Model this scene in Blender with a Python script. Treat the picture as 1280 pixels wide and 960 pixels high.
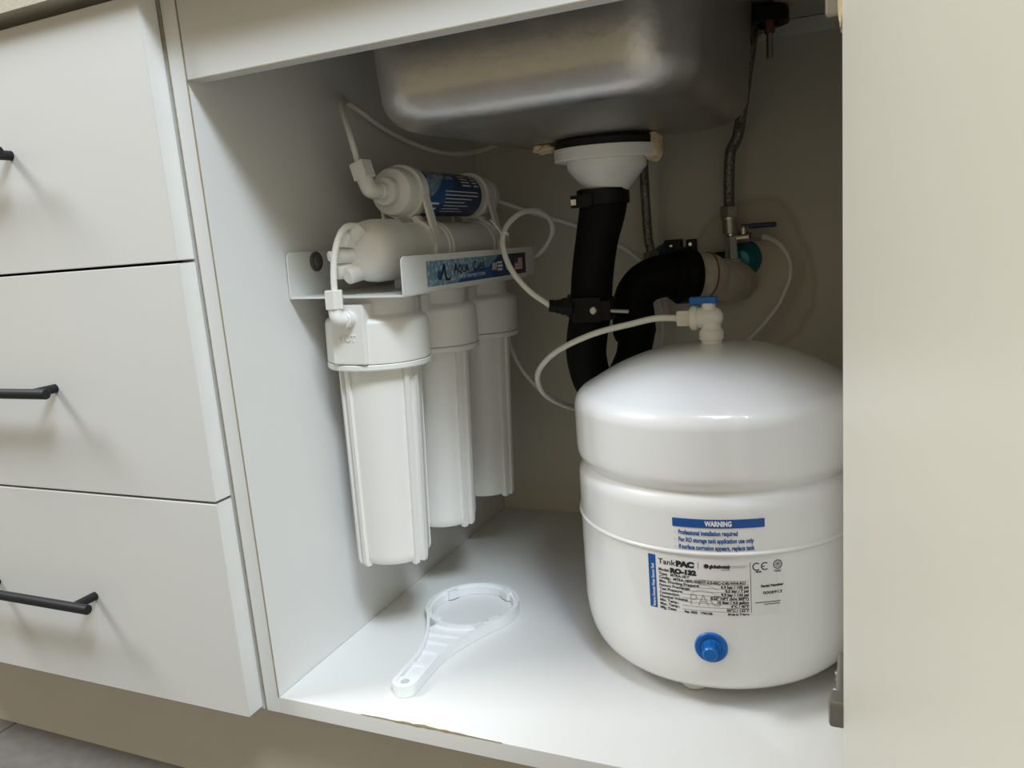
import bpy, bmesh, math, random
from mathutils import Vector, Matrix, Euler

for o in list(bpy.data.objects):
    bpy.data.objects.remove(o, do_unlink=True)
scene = bpy.context.scene
COL = scene.collection
PI = math.pi
rnd = random.Random(4)

# ---------------------------------------------------------------- camera
def camera():
    yaw, pitch, roll = -0.4267, 0.1894, -0.0813
    f = Vector((math.sin(yaw)*math.cos(pitch), math.cos(yaw)*math.cos(pitch), -math.sin(pitch)))
    r = Vector((math.cos(yaw), -math.sin(yaw), 0))
    u = r.cross(f)
    c, s = math.cos(roll), math.sin(roll)
    r2 = c*r + s*u
    u2 = -s*r + c*u
    M = Matrix((r2, u2, -f)).transposed().to_4x4()
    M.translation = Vector((0.54597, -0.56708, 0.44595))
    cd = bpy.data.cameras.new('camera')
    cd.sensor_width = 36.0
    cd.sensor_fit = 'HORIZONTAL'
    cd.lens = 999.014/1280*36
    cd.clip_start = 0.01
    cam = bpy.data.objects.new('camera', cd)
    cam.matrix_world = M
    COL.objects.link(cam)
    scene.camera = cam
camera()

# ---------------------------------------------------------------- world, lamps, exposure
w = bpy.data.worlds.new('room_light')
scene.world = w
w.use_nodes = True
bg = w.node_tree.nodes['Background']
bg.inputs['Color'].default_value = (1.0, 0.86, 0.55, 1)
bg.inputs['Strength'].default_value = 0.41

def area(name, loc, target, size, power, col, size_y=None):
    l = bpy.data.lights.new(name, 'AREA')
    l.energy = power
    l.color = col
    l.size = size
    if size_y:
        l.shape = 'RECTANGLE'
        l.size_y = size_y
    o = bpy.data.objects.new(name, l)
    o.location = loc
    o.rotation_euler = (Vector(target)-Vector(loc)).to_track_quat('-Z', 'Y').to_euler()
    COL.objects.link(o)
area('ceiling_or_fill_lamp', (1.3, -1.0, 2.2), (0.0, 0.0, 0.3), 0.5, 45, (0.83, 0.94, 1.0))
area('ceiling_or_fill_lamp', (-1.6, -0.75, 2.2), (0.5, -0.2, 0.3), 0.65, 54, (0.965, 1.0, 1.0))
area('ceiling_or_fill_lamp', (0.75, -0.85, 2.2), (0.2, 0.1, 0.0), 0.42, 12, (0.55, 0.68, 1.0))  # added fill that brightens the cupboard floor, no known fixture
area('ceiling_or_fill_lamp', (0.4, -0.5, 2.2), (0.2, 0.1, 0.0), 0.5, 5, (1.0, 0.95, 0.82))  # weak warm fill, added only to balance the light from above

scene.view_settings.view_transform = 'Standard'
scene.view_settings.look = 'None'
scene.view_settings.gamma = 1.0
scene.view_settings.use_curve_mapping = False
scene.view_settings.exposure = 0.0

# ---------------------------------------------------------------- materials
def mat(name, col, rough=0.5, metal=0.0, spec=0.5, coat=0.0, var=0.03, vscale=8.0, bump=0.0, bscale=200.0,
        trans=0.0, sss=0.0):
    m = bpy.data.materials.new(name)
    m.use_nodes = True
    nt = m.node_tree
    b = nt.nodes['Principled BSDF']
    b.inputs['Roughness'].default_value = rough
    b.inputs['Metallic'].default_value = metal
    b.inputs['Specular IOR Level'].default_value = spec
    b.inputs['Coat Weight'].default_value = coat
    b.inputs['Coat Roughness'].default_value = 0.05
    if trans:
        b.inputs['Transmission Weight'].default_value = trans
    if sss:
        b.inputs['Subsurface Weight'].default_value = sss
        b.inputs['Subsurface Radius'].default_value = (0.01, 0.01, 0.01)
    tc = nt.nodes.new('ShaderNodeTexCoord')
    nz = nt.nodes.new('ShaderNodeTexNoise')
    nz.inputs['Scale'].default_value = vscale
    nz.inputs['Detail'].default_value = 4
    nt.links.new(tc.outputs['Object'], nz.inputs['Vector'])
    mx = nt.nodes.new('ShaderNodeMix')
    mx.data_type = 'RGBA'
    mx.inputs['A'].default_value = (*[max(0, c*(1-var)) for c in col], 1)
    mx.inputs['B'].default_value = (*[min(1, c*(1+var)) for c in col], 1)
    nt.links.new(nz.outputs['Fac'], mx.inputs['Factor'])
    nt.links.new(mx.outputs['Result'], b.inputs['Base Color'])
    if bump:
        n2 = nt.nodes.new('ShaderNodeTexNoise')
        n2.inputs['Scale'].default_value = bscale
        nt.links.new(tc.outputs['Object'], n2.inputs['Vector'])
        bp = nt.nodes.new('ShaderNodeBump')
        bp.inputs['Strength'].default_value = bump
        bp.inputs['Distance'].default_value = 0.001
        nt.links.new(n2.outputs['Fac'], bp.inputs['Height'])
        nt.links.new(bp.outputs['Normal'], b.inputs['Normal'])
    return m

M = {}
M['laminate'] = mat('white_laminate', (0.755, 0.755, 0.74), 0.42, bump=0.02, bscale=600, var=0.015)
M['front'] = mat('matt_white_front', (0.64, 0.635, 0.625), 0.34, bump=0.02, bscale=500, var=0.015)
M['doorface'] = mat('satin_white_door', (0.78, 0.755, 0.67), 0.38, var=0.02)
M['edge'] = mat('lit_edge_band', (0.76, 0.76, 0.74), 0.3, var=0.05, vscale=30)  # paler than the drawer fronts: light on their sides put into the colour
M['gapstrip'] = mat('worn_edge_strip', (0.34, 0.29, 0.20), 0.8, var=0.3, vscale=60)
M['chip'] = mat('bare_chipboard', (0.27, 0.19, 0.10), 0.9, var=0.35, vscale=300)
M['plinth'] = mat('plinth_board', (0.60, 0.56, 0.50), 0.5, var=0.08, vscale=12)
M['grout'] = mat('grout', (0.09, 0.08, 0.075), 0.9)
M['tile'] = mat('grey_tile', (0.155, 0.142, 0.132), 0.55, var=0.3, vscale=60, bump=0.1, bscale=150)
M['granite'] = mat('speckled_stone', (0.52, 0.48, 0.40), 0.3, var=0.35, vscale=420)
M['board'] = mat('raw_underside', (0.33, 0.27, 0.19), 0.9, var=0.15, vscale=60)
M['black_metal'] = mat('black_metal', (0.011, 0.012, 0.014), 0.45, metal=0.0, spec=0.3)
M['white_plastic'] = mat('white_plastic', (0.80, 0.79, 0.76), 0.36, var=0.01, sss=0.0)
M['tube'] = mat('white_tube', (0.78, 0.77, 0.72), 0.35, var=0.02)
M['nut'] = mat('cream_nut', (0.80, 0.76, 0.65), 0.4, var=0.02)
M['wrench'] = mat('clear_white_plastic', (0.84, 0.86, 0.87), 0.3, var=0.01, spec=0.6)
M['tank'] = mat('white_enamel', (0.82, 0.82, 0.82), 0.32, coat=0.7, var=0.01)
M['powder'] = mat('powder_coat', (0.74, 0.75, 0.73), 0.45, var=0.01, bump=0.05, bscale=900)
M['black_rubber'] = mat('black_pipe', (0.0045, 0.0045, 0.005), 0.65, spec=0.14)
M['black_plastic'] = mat('black_plastic', (0.007, 0.007, 0.007), 0.45, spec=0.2)
M['gasket'] = mat('black_gasket', (0.008, 0.008, 0.008), 0.6, spec=0.3)
M['steel'] = mat('bright_steel', (0.62, 0.61, 0.59), 0.22, metal=1.0)
M['galv'] = mat('dull_steel', (0.42, 0.40, 0.37), 0.38, metal=1.0, var=0.1, vscale=40)
M['nickel'] = mat('nickel', (0.55, 0.50, 0.42), 0.3, metal=1.0)
M['copper'] = mat('rusty_nut', (0.22, 0.09, 0.045), 0.55, metal=0.5, var=0.3, vscale=80)
M['washer'] = mat('grey_washer', (0.09, 0.09, 0.088), 0.5)
M['teal'] = mat('teal_film', (0.004, 0.17, 0.22), 0.22, metal=0.25, spec=0.6)
M['blue'] = mat('blue_plastic', (0.004, 0.125, 0.43), 0.35, var=0.01)
M['navy'] = mat('navy_plastic', (0.012, 0.02, 0.12), 0.4)
M['sealant'] = mat('old_sealant', (0.62, 0.50, 0.31), 0.8, var=0.35, vscale=120, bump=0.6, bscale=260)
M['beige_pipe'] = mat('beige_pipe', (0.64, 0.59, 0.50), 0.55, var=0.2, vscale=60)
M['rust'] = mat('rust_line', (0.24, 0.13, 0.06), 0.8)
M['print_blue'] = mat('blue_print', (0.005, 0.08, 0.33), 0.45)
M['print_black'] = mat('black_print', (0.018, 0.018, 0.02), 0.5)
M['print_grey'] = mat('grey_print', (0.46, 0.46, 0.455), 0.4)
M['print_white'] = mat('white_print', (0.86, 0.86, 0.86), 0.5)
M['print_red'] = mat('red_print', (0.55, 0.09, 0.10), 0.5)
M['sticker'] = mat('silver_sticker', (0.79, 0.79, 0.785), 0.26, var=0.01)
M['label_navy'] = mat('navy_label', (0.018, 0.045, 0.14), 0.35, var=0.2, vscale=30)
M['label_dark'] = mat('midnight_label', (0.012, 0.014, 0.035), 0.35)
M['label_blue'] = mat('mid_blue_label', (0.02, 0.09, 0.26), 0.35)

def stainless():
    m = bpy.data.materials.new('stained_stainless')
    m.use_nodes = True
    nt = m.node_tree
    b = nt.nodes['Principled BSDF']
    b.inputs['Metallic'].default_value = 1.0
    tc = nt.nodes.new('ShaderNodeTexCoord')
    n1 = nt.nodes.new('ShaderNodeTexNoise'); n1.inputs['Scale'].default_value = 26; n1.inputs['Detail'].default_value = 8
    n1.inputs['Roughness'].default_value = 0.65
    nt.links.new(tc.outputs['Object'], n1.inputs['Vector'])
    r1 = nt.nodes.new('ShaderNodeMapRange')
    r1.inputs['To Min'].default_value = 0.26; r1.inputs['To Max'].default_value = 0.50
    nt.links.new(n1.outputs['Fac'], r1.inputs['Value'])
    nt.links.new(r1.outputs['Result'], b.inputs['Roughness'])
    mx = nt.nodes.new('ShaderNodeMix'); mx.data_type = 'RGBA'
    mx.inputs['A'].default_value = (0.40, 0.385, 0.375, 1); mx.inputs['B'].default_value = (0.64, 0.615, 0.60, 1)
    nt.links.new(n1.outputs['Fac'], mx.inputs['Factor'])
    nt.links.new(mx.outputs['Result'], b.inputs['Base Color'])
    n2 = nt.nodes.new('ShaderNodeTexNoise'); n2.inputs['Scale'].default_value = 110; n2.inputs['Detail'].default_value = 8
    nt.links.new(tc.outputs['Object'], n2.inputs['Vector'])
    bp = nt.nodes.new('ShaderNodeBump'); bp.inputs['Strength'].default_value = 0.22; bp.inputs['Distance'].default_value = 0.002
    nt.links.new(n2.outputs['Fac'], bp.inputs['Height'])
    nt.links.new(bp.outputs['Normal'], b.inputs['Normal'])
    return m
M['stainless'] = stainless()

def braid():
    m = bpy.data.materials.new('braided_steel')
    m.use_nodes = True
    nt = m.node_tree
    b = nt.nodes['Principled BSDF']
    b.inputs['Metallic'].default_value = 0.9
    b.inputs['Roughness'].default_value = 0.38
    tc = nt.nodes.new('ShaderNodeTexCoord')
    vo = nt.nodes.new('ShaderNodeTexVoronoi'); vo.inputs['Scale'].default_value = 420
    nt.links.new(tc.outputs['Object'], vo.inputs['Vector'])
    mx = nt.nodes.new('ShaderNodeMix'); mx.data_type = 'RGBA'
    mx.inputs['A'].default_value = (0.36, 0.33, 0.30, 1); mx.inputs['B'].default_value = (0.10, 0.09, 0.085, 1)
    nt.links.new(vo.outputs['Distance'], mx.inputs['Factor'])
    nt.links.new(mx.outputs['Result'], b.inputs['Base Color'])
    bp = nt.nodes.new('ShaderNodeBump'); bp.inputs['Strength'].default_value = 0.7; bp.inputs['Distance'].default_value = 0.001
    nt.links.new(vo.outputs['Distance'], bp.inputs['Height'])
    nt.links.new(bp.outputs['Normal'], b.inputs['Normal'])
    return m
M['braid'] = braid()

def back_wall_mat():
    """beige board with the tide line of an old damp patch round the pipes"""
    m = bpy.data.materials.new('stained_back_board')
    m.use_nodes = True
    nt = m.node_tree
    N, L = nt.nodes, nt.links
    b = N['Principled BSDF']
    b.inputs['Roughness'].default_value = 0.55
    tc = N.new('ShaderNodeTexCoord')
    nz = N.new('ShaderNodeTexNoise'); nz.inputs['Scale'].default_value = 9; nz.inputs['Detail'].default_value = 5
    L.new(tc.outputs['Object'], nz.inputs['Vector'])
    sub = N.new('ShaderNodeVectorMath'); sub.operation = 'SUBTRACT'
    L.new(tc.outputs['Object'], sub.inputs[0]); sub.inputs[1].default_value = (0.400, 0.565, 0.355)
    mul = N.new('ShaderNodeVectorMath'); mul.operation = 'MULTIPLY'
    L.new(sub.outputs['Vector'], mul.inputs[0]); mul.inputs[1].default_value = (1/0.075, 0.0, 1/0.105)
    ln = N.new('ShaderNodeVectorMath'); ln.operation = 'LENGTH'
    L.new(mul.outputs['Vector'], ln.inputs[0])
    ad = N.new('ShaderNodeMath'); ad.operation = 'MULTIPLY_ADD'
    L.new(nz.outputs['Fac'], ad.inputs[0]); ad.inputs[1].default_value = 0.7
    L.new(ln.outputs['Value'], ad.inputs[2])
    cr = N.new('ShaderNodeValToRGB')
    e = cr.color_ramp.elements
    e[0].position = 0.0; e[0].color = (0.63, 0.575, 0.475, 1)
    e[1].position = 1.0; e[1].color = (0.66, 0.62, 0.525, 1)
    for p, c in ((0.72, (0.62, 0.565, 0.465, 1)), (0.75, (0.55, 0.49, 0.385, 1)), (0.80, (0.66, 0.62, 0.525, 1))):
        x = e.new(p); x.color = c
    half = N.new('ShaderNodeMath'); half.operation = 'MULTIPLY'; half.inputs[1].default_value = 0.55
    L.new(ad.outputs['Value'], half.inputs[0])
    L.new(half.outputs['Value'], cr.inputs['Fac'])
    L.new(cr.outputs['Color'], b.inputs['Base Color'])
    return m
M['back'] = back_wall_mat()

def water_mat():
    m = bpy.data.materials.new('water_drop_print')
    m.use_nodes = True
    nt = m.node_tree
    b = nt.nodes['Principled BSDF']
    b.inputs['Roughness'].default_value = 0.35
    tc = nt.nodes.new('ShaderNodeTexCoord')
    vo = nt.nodes.new('ShaderNodeTexVoronoi'); vo.inputs['Scale'].default_value = 170; vo.inputs['Randomness'].default_value = 1
    nt.links.new(tc.outputs['Object'], vo.inputs['Vector'])
    cr = nt.nodes.new('ShaderNodeValToRGB')
    e = cr.color_ramp.elements
    e[0].position = 0.05; e[0].color = (0.46, 0.55, 0.60, 1)
    e[1].position = 0.55; e[1].color = (0.15, 0.27, 0.38, 1)
    nt.links.new(vo.outputs['Distance'], cr.inputs['Fac'])
    nt.links.new(cr.outputs['Color'], b.inputs['Base Color'])
    return m
M['water'] = water_mat()

# ---------------------------------------------------------------- mesh helpers
class MB:
    """collects shapes and links them as ONE mesh object"""
    def __init__(self):
        self.v, self.f, self.mi = [], [], []
    def add(self, vs, fs, mi=0, mtx=None):
        n = len(self.v)
        for p in vs:
            p = Vector(p)
            self.v.append(mtx @ p if mtx else p)
        for f in fs:
            self.f.append([i+n for i in f]); self.mi.append(mi)
        return self
    def box(self, a, b, bev=0.0, mi=0, mtx=None, seg=2):
        bm = bmesh.new()
        bmesh.ops.create_cube(bm, size=1)
        a, b = Vector(a), Vector(b)
        for v in bm.verts:
            v.co = Vector(((a[i]+b[i])/2 + v.co[i]*(b[i]-a[i]) for i in range(3)))
        if bev:
            bmesh.ops.bevel(bm, geom=bm.edges[:], offset=bev, segments=seg, profile=0.5, affect='EDGES', clamp_overlap=True)
        return self.bm(bm, mi, mtx)
    def bm(self, bm, mi=0, mtx=None):
        bm.verts.index_update()
        self.add([v.co.copy() for v in bm.verts], [[v.index for v in f.verts] for f in bm.faces], mi, mtx)
        bm.free()
        return self
    def lathe(self, prof, seg=48, mtx=None, mi=0, cap=True, arc=None):
        """prof: (r, z) pairs turned round z"""
        vs, fs = [], []
        n = len(prof)
        a0, a1 = arc if arc else (0, 2*PI)
        cnt = seg if not arc else seg+1
        for i in range(cnt):
            a = a0 + (a1-a0)*i/seg
            for r, z in prof:
                vs.append((r*math.cos(a), r*math.sin(a), z))
        for i in range(seg):
            j = (i+1) % cnt
            for k in range(n-1):
                fs.append([i*n+k, j*n+k, j*n+k+1, i*n+k+1])
        if cap and not arc:
            if prof[0][0] > 1e-6: fs.append([i*n for i in range(seg)][::-1])
            if prof[-1][0] > 1e-6: fs.append([i*n+n-1 for i in range(seg)])
        return self.add(vs, fs, mi, mtx)
    def cyl(self, p, q, r, seg=24, bev=0.0, mi=0, r2=None):
        p, q = Vector(p), Vector(q)
        d = q-p
        h = d.length
        r2 = r if r2 is None else r2
        prof = [(0, 0), (r-bev, 0), (r, bev), (r2, h-bev), (r2-bev, h), (0, h)] if bev else [(0, 0), (r, 0), (r2, h), (0, h)]
        mt = Matrix.Translation(p) @ d.to_track_quat('Z', 'Y').to_matrix().to_4x4()
        return self.lathe(prof, seg, mt, mi, cap=False)
    def tube(self, pts, r, seg=12, sub=8, caps=True, mi=0, smooth=True):
        pts = [Vector(p) for p in pts]
        rs = r if isinstance(r, (list, tuple)) else [r]*len(pts)
        P, R = [], []
        if smooth and len(pts) > 2:
            for i in range(len(pts)-1):
                p0 = pts[i-1] if i else 2*pts[0]-pts[1]
                p1, p2 = pts[i], pts[i+1]
                p3 = pts[i+2] if i+2 < len(pts) else 2*pts[-1]-pts[-2]
                for k in range(sub):
                    t = k/sub
                    P.append(0.5*((2*p1)+(p2-p0)*t+(2*p0-5*p1+4*p2-p3)*t*t+(3*p1-p0-3*p2+p3)*t**3))
                    R.append(rs[i]+(rs[i+1]-rs[i])*t)
            P.append(pts[-1]); R.append(rs[-1])
        else:
            P, R = pts, rs
        vs, fs = [], []
        T = (P[1]-P[0]).normalized()
        N = T.orthogonal().normalized()
        for i, p in enumerate(P):
            t = (P[min(i+1, len(P)-1)]-P[max(i-1, 0)]).normalized()
            q = T.rotation_difference(t)
            N = (q @ N).normalized()
            T = t
            B = T.cross(N)
            for k in range(seg):
                a = 2*PI*k/seg
                vs.append(p + (N*math.cos(a)+B*math.sin(a))*R[i])
        for i in range(len(P)-1):
            for k in range(seg):
                k2 = (k+1) % seg
                fs.append([i*seg+k, i*seg+k2, (i+1)*seg+k2, (i+1)*seg+k])
        if caps:
            fs.append(list(range(seg))[::-1])
            fs.append([(len(P)-1)*seg+k for k in range(seg)])
        return self.add(vs, fs, mi)
    def prism(self, poly, z0, z1, mtx=None, mi=0, bev=0.0):
        bm = bmesh.new()
        vs = [bm.verts.new((x, y, z0)) for x, y in poly]
        f = bm.faces.new(vs)
        f.normal_update()
        if f.normal.z > 0: f.normal_flip()
        r = bmesh.ops.extrude_face_region(bm, geom=[f])
        for v in r['geom']:
            if isinstance(v, bmesh.types.BMVert): v.co.z = z1
        if bev:
            ed = [e for e in bm.edges if abs(e.verts[0].co.z-e.verts[1].co.z) < 1e-9]
            bmesh.ops.bevel(bm, geom=ed, offset=bev, segments=2, profile=0.5, affect='EDGES', clamp_overlap=True)
        return self.bm(bm, mi, mtx)
    def ring_prism(self, outer, inner, z0, z1, mtx=None, mi=0, bev=0.0):
        """solid between two closed outlines with the same number of points"""
        n = len(outer)
        b = bev
        def off(o, c, d):
            return [((x-c[0])*(1+d), (y-c[1])*(1+d)) for x, y in o]
        rows = []
        for o in (outer, inner):
            rows.append([(x, y, z0) for x, y in o])
            rows.append([(x, y, z1) for x, y in o])
        vs = rows[0]+rows[1]+rows[2]+rows[3]
        fs = []
        for i in range(n):
            j = (i+1) % n
            fs.append([i, j, n+j, n+i])
            fs.append([n+i, n+j, 3*n+j, 3*n+i])
            fs.append([3*n+i, 3*n+j, 2*n+j, 2*n+i])
            fs.append([2*n+i, 2*n+j, j, i])
        return self.add(vs, fs, mi, mtx)
    def build(self, name, mats, parent=None, loc=None, ang=35, fix=True):
        me = bpy.data.meshes.new(name)
        me.from_pydata([tuple(v) for v in self.v], [], self.f)
        mats = mats if isinstance(mats, (list, tuple)) else [mats]
        for m in mats: me.materials.append(M[m] if isinstance(m, str) else m)
        me.polygons.foreach_set('material_index', self.mi)
        if fix:
            bm = bmesh.new(); bm.from_mesh(me)
            bmesh.ops.recalc_face_normals(bm, faces=bm.faces[:])
            bm.to_mesh(me); bm.free()
        me.polygons.foreach_set('use_smooth', [True]*len(me.polygons))
        me.set_sharp_from_angle(angle=math.radians(ang))
        me.update()
        o = bpy.data.objects.new(name, me)
        COL.objects.link(o)
        wn = o.modifiers.new('weighted_normals', 'WEIGHTED_NORMAL')
        wn.weight = 100
        wn.keep_sharp = True
        if parent: o.parent = parent
        if loc: o.location = loc
        return o

def rot_to(d):
    return Vector(d).to_track_quat('Z', 'Y').to_matrix().to_4x4()

def frame(loc, d):
    return Matrix.Translation(Vector(loc)) @ rot_to(d)

def tag(o, label=None, cat=None, group=None, kind=None):
    if label: o['label'] = label
    if cat: o['category'] = cat
    if group: o['group'] = group
    if kind: o['kind'] = kind
    return o

def thing(name, label, cat, loc=(0, 0, 0), group=None):
    o = bpy.data.objects.new(name, None)
    o.empty_display_size = 0.05
    COL.objects.link(o)
    o.location = loc
    return tag(o, label, cat, group)

def part(mb, name, mats, parent, label=None, ang=35, fix=True, world=True):
    """link a part whose coordinates are given in the parent's root world space"""
    o = mb.build(name, mats, parent, ang=ang, fix=fix)
    if world:
        p = parent
        off = Vector((0, 0, 0))
        while p:
            off += p.location
            p = p.parent
        o.location = -off
    if label: o['label'] = label
    return o

_tc = {}
def text2d(s, size=1.0, bold=0.0, sx=1.0, align='LEFT'):
    """flat triangles of a line of lettering"""
    c = bpy.data.curves.new('t', 'FONT')
    c.body = s
    c.size = size
    c.align_x = align
    c.offset = bold
    c.resolution_u = 3
    o = bpy.data.objects.new('t', c)
    me = bpy.data.meshes.new_from_object(o)
    vs = [(v.co.x*sx, v.co.y) for v in me.vertices]
    fs = [list(p.vertices) for p in me.polygons]
    bpy.data.objects.remove(o); bpy.data.curves.remove(c); bpy.data.meshes.remove(me)
    return vs, fs

def text3d(s, size, depth):
    c = bpy.data.curves.new('t', 'FONT')
    c.body = s; c.size = size; c.align_x = 'CENTER'; c.extrude = depth; c.resolution_u = 3
    o = bpy.data.objects.new('t', c)
    me = bpy.data.meshes.new_from_object(o)
    vs = [tuple(v.co) for v in me.vertices]
    fs = [list(p.vertices) for p in me.polygons]
    bpy.data.objects.remove(o); bpy.data.curves.remove(c); bpy.data.meshes.remove(me)
    return vs, fs

def rect2d(x0, y0, x1, y1, n=1):
    vs, fs = [], []
    for i in range(n+1):
        x = x0+(x1-x0)*i/n
        vs += [(x, y0), (x, y1)]
    for i in range(n):
        fs.append([2*i, 2*i+2, 2*i+3, 2*i+1])
    return vs, fs

def circle_pts(cx, cy, r, n=24, a0=0.0):
    return [(cx+r*math.cos(a0+2*PI*i/n), cy+r*math.sin(a0+2*PI*i/n)) for i in range(n)]

def ring2d(cx, cy, r0, r1, n=24, a0=0, a1=2*PI):
    vs, fs = [], []
    for i in range(n+1):
        a = a0+(a1-a0)*i/n
        vs += [(cx+r0*math.cos(a), cy+r0*math.sin(a)), (cx+r1*math.cos(a), cy+r1*math.sin(a))]
    for i in range(n):
        fs.append([2*i, 2*i+1, 2*i+3, 2*i+2])
    return vs, fs

def blob(c, s, seed, name='sealant'):
    bm = bmesh.new()
    bmesh.ops.create_icosphere(bm, subdivisions=3, radius=1)
    r = random.Random(seed)
    off = Vector((r.random()*9, r.random()*9, r.random()*9))
    from mathutils import noise
    for v in bm.verts:
        k = 1+0.35*noise.noise(v.co*1.6+off)+0.12*noise.noise(v.co*5+off)
        v.co = Vector((v.co.x*s[0], v.co.y*s[1], v.co.z*s[2]))*k + Vector(c)
    return MB().bm(bm)

# ================================================================ THE SETTING
W = 0.551          # inner width of the sink cabinet
D = 0.565          # inner depth
FZ = -0.164        # kitchen floor level

fl = MB().box((-3.2, -4.0, FZ-0.06), (3.2, 0.7, FZ-0.008)).build('floor', 'grout')
tag(fl, kind='structure')
tile_me = None
for i in range(-5, 7):
    for j in range(-7, 2):
        x0, y0 = -0.526+0.6*i, -0.31+0.6*j
        if x0+0.6 > 3.2 or x0 < -3.2 or y0 < -4.0 or y0+0.6 > 0.7: continue
        if tile_me is None:
            t = MB().box((0.0015, 0.0015, -0.009), (0.5985, 0.5985, 0), 0.0015, seg=1).build('tile', 'tile', fl)
            tile_me = t.data
        else:
            t = bpy.data.objects.new('tile', tile_me); COL.objects.link(t); t.parent = fl
        t.location = (x0, y0, FZ)
wb = MB().box((-2.4, 0.70, FZ-0.06), (2.4, 0.80, 2.4)).build('wall_back', 'laminate')
tag(wb, kind='structure')
tag(MB().box((-2.2, 0.05, FZ), (2.2, 0.066, -0.0185)).build('baseboard_front', 'plinth'),
    'plain greige kickboard under the cabinets', kind='structure')

# ================================================================ WORKTOP
wt = MB()
y0, y1, z0, z1 = -0.036, 0.66, 0.6752, 0.705
sx0, sx1, sy0, sy1 = 0.114, 0.428, 0.068, 0.478
wt.ring_prism([(-2.2, y0), (2.2, y0), (2.2, y1), (-2.2, y1)], [(sx0, sy0), (sx1, sy0), (sx1, sy1), (sx0, sy1)], z0, z1)
tag(wt.build('worktop', ['granite', 'board']), 'speckled beige stone worktop over the cabinets', 'worktop')

# ================================================================ DRAWER CABINET (left)
dc = thing('drawer_cabinet', 'white three-drawer base cabinet with black bar handles left of the open cupboard', 'cabinet', (-0.34, 0.28, -0.018))
DX = -0.0205
b = MB()
b.box((-0.6395, 0.0, -0.018), (-0.6215, 0.56, 0.674), 0.0006)
b.box((-0.0385, 0.001, -0.018), (-0.0205, 0.56, 0.674), 0.0006)
b.box((-0.6215, 0.0, -0.018), (-0.0385, 0.56, 0.0), 0.0006)
b.box((-0.6215, 0.0, 0.656), (-0.0385, 0.10, 0.674), 0.0006)
b.box((-0.6215, 0.552, 0.0), (-0.0385, 0.56, 0.656))
part(b, 'carcass', 'laminate', dc)
for zl, zh, hz in ((0.4432, 0.667, 0.5555), (0.2148, 0.4408, 0.3248), (-0.0126, 0.2124, 0.0962)):
    dmb = MB().box((-0.618, -0.0228, zl), (DX, -0.0015, zh), 0.0010)
    for fi, fc in enumerate(dmb.f):        # glossier edge banding, whitened to carry the light on the narrow sides
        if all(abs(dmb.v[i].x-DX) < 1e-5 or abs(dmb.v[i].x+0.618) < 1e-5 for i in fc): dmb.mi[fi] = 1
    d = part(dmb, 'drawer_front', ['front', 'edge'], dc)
    h = MB()
    yb = -0.0500
    h.cyl((-0.3965, yb, hz), (-0.1905, yb, hz), 0.0052, 24, 0.0006)
    for px in (-0.3735, -0.2135):
        h.cyl((px, -0.0222, hz), (px, yb, hz), 0.0047, 20)
    part(h, 'handle', 'black_metal', d, 'black bar handle')

# ================================================================ SINK CABINET
sc = thing('sink_cabinet', 'open white under-sink cupboard with its door swung out to the right', 'cabinet', (0.27, 0.28, -0.018))
part(MB().box((-0.018, 0, -0.018), (0, D+0.01, 0.6745), 0.0007), 'side_panel', 'laminate', sc)
part(MB().box((W, 0, -0.018), (W+0.018, D+0.01, 0.6745), 0.0007), 'side_panel', 'laminate', sc)
bp = part(MB().box((0.0004, 0, -0.018), (W-0.0004, D, 0), 0.0007), 'bottom_panel', 'laminate', sc)
# chipped strip along the front edge of the bottom panel
ch = MB()
n = 26
vs = []
for i in range(n+1):
    x = 0.100+0.150*i/n
    k = max(0.0, 1-abs((x-0.170)/0.065))
    a = 0.0030*k*rnd.uniform(0.0, 1.0)
    vs += [(x, -0.0003, 0.0003), (x, a, 0.0004), (x, -0.0004, 0.0001-0.0014*k*rnd.random())]
fs = []
for i in range(n):
    fs += [[3*i, 3*i+3, 3*i+4, 3*i+1], [3*i+2, 3*i+5, 3*i+3, 3*i]]
ch.add(vs, fs)
part(ch, 'chipped_edge', 'chip', bp, 'brown bare chipboard where the front edge is chipped')
part(MB().box((0.0004, D, -0.018), (W-0.0004, D+0.008, 0.6745)), 'back_panel', 'back', sc,
     'beige back board with a damp stain round the pipes')
part(MB().box((0.0006, 0.0, 0.597), (W-0.0006, 0.018, 0.6745), 0.0006), 'top_rail', 'front', sc)
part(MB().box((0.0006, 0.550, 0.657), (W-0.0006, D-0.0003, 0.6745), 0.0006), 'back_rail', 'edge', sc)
part(MB().box((-0.0194, -0.0004, -0.018), (-0.0184, 0.0005, 0.6745)), 'edge_strip', 'gapstrip', sc, 'thin brown strip between the two cabinets')

lsp = [o for o in sc.children if o.name.startswith('side_panel')][0]
part(MB().box((-0.0007, -0.0004, 0.0), (0.0003, 0.0006, 0.6740)), 'seam', 'gapstrip', lsp, 'thin worn seam along the inner front edge')
rl = [o for o in sc.children if o.name.startswith('top_rail')][0]
part(MB().box((0.0008, -0.0004, 0.5966), (W-0.0008, 0.0004, 0.5976)), 'seam', 'gapstrip', rl, 'thin worn seam along the lower front edge')
part(blob((0.5315, -0.0020, 0.5620), (0.0030, 0.0040, 0.0135), 5), 'chipped_corner', 'sealant', sc, 'chipped beige lump at the upper hinge')

# door, opened about 100 degrees, with two hinges
ang = math.radians(9.5)
door = bpy.data.objects.new('door', None)
dm = MB().box((0.0, 0.0, -0.012), (0.020, 0.545, 0.667), 0.0012)
door = dm.build('door', 'doorface', sc)
door.location = Vector((0.5310, -0.008, 0.0))-sc.location
door.rotation_euler = (0, 0, PI+ang)
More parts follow.
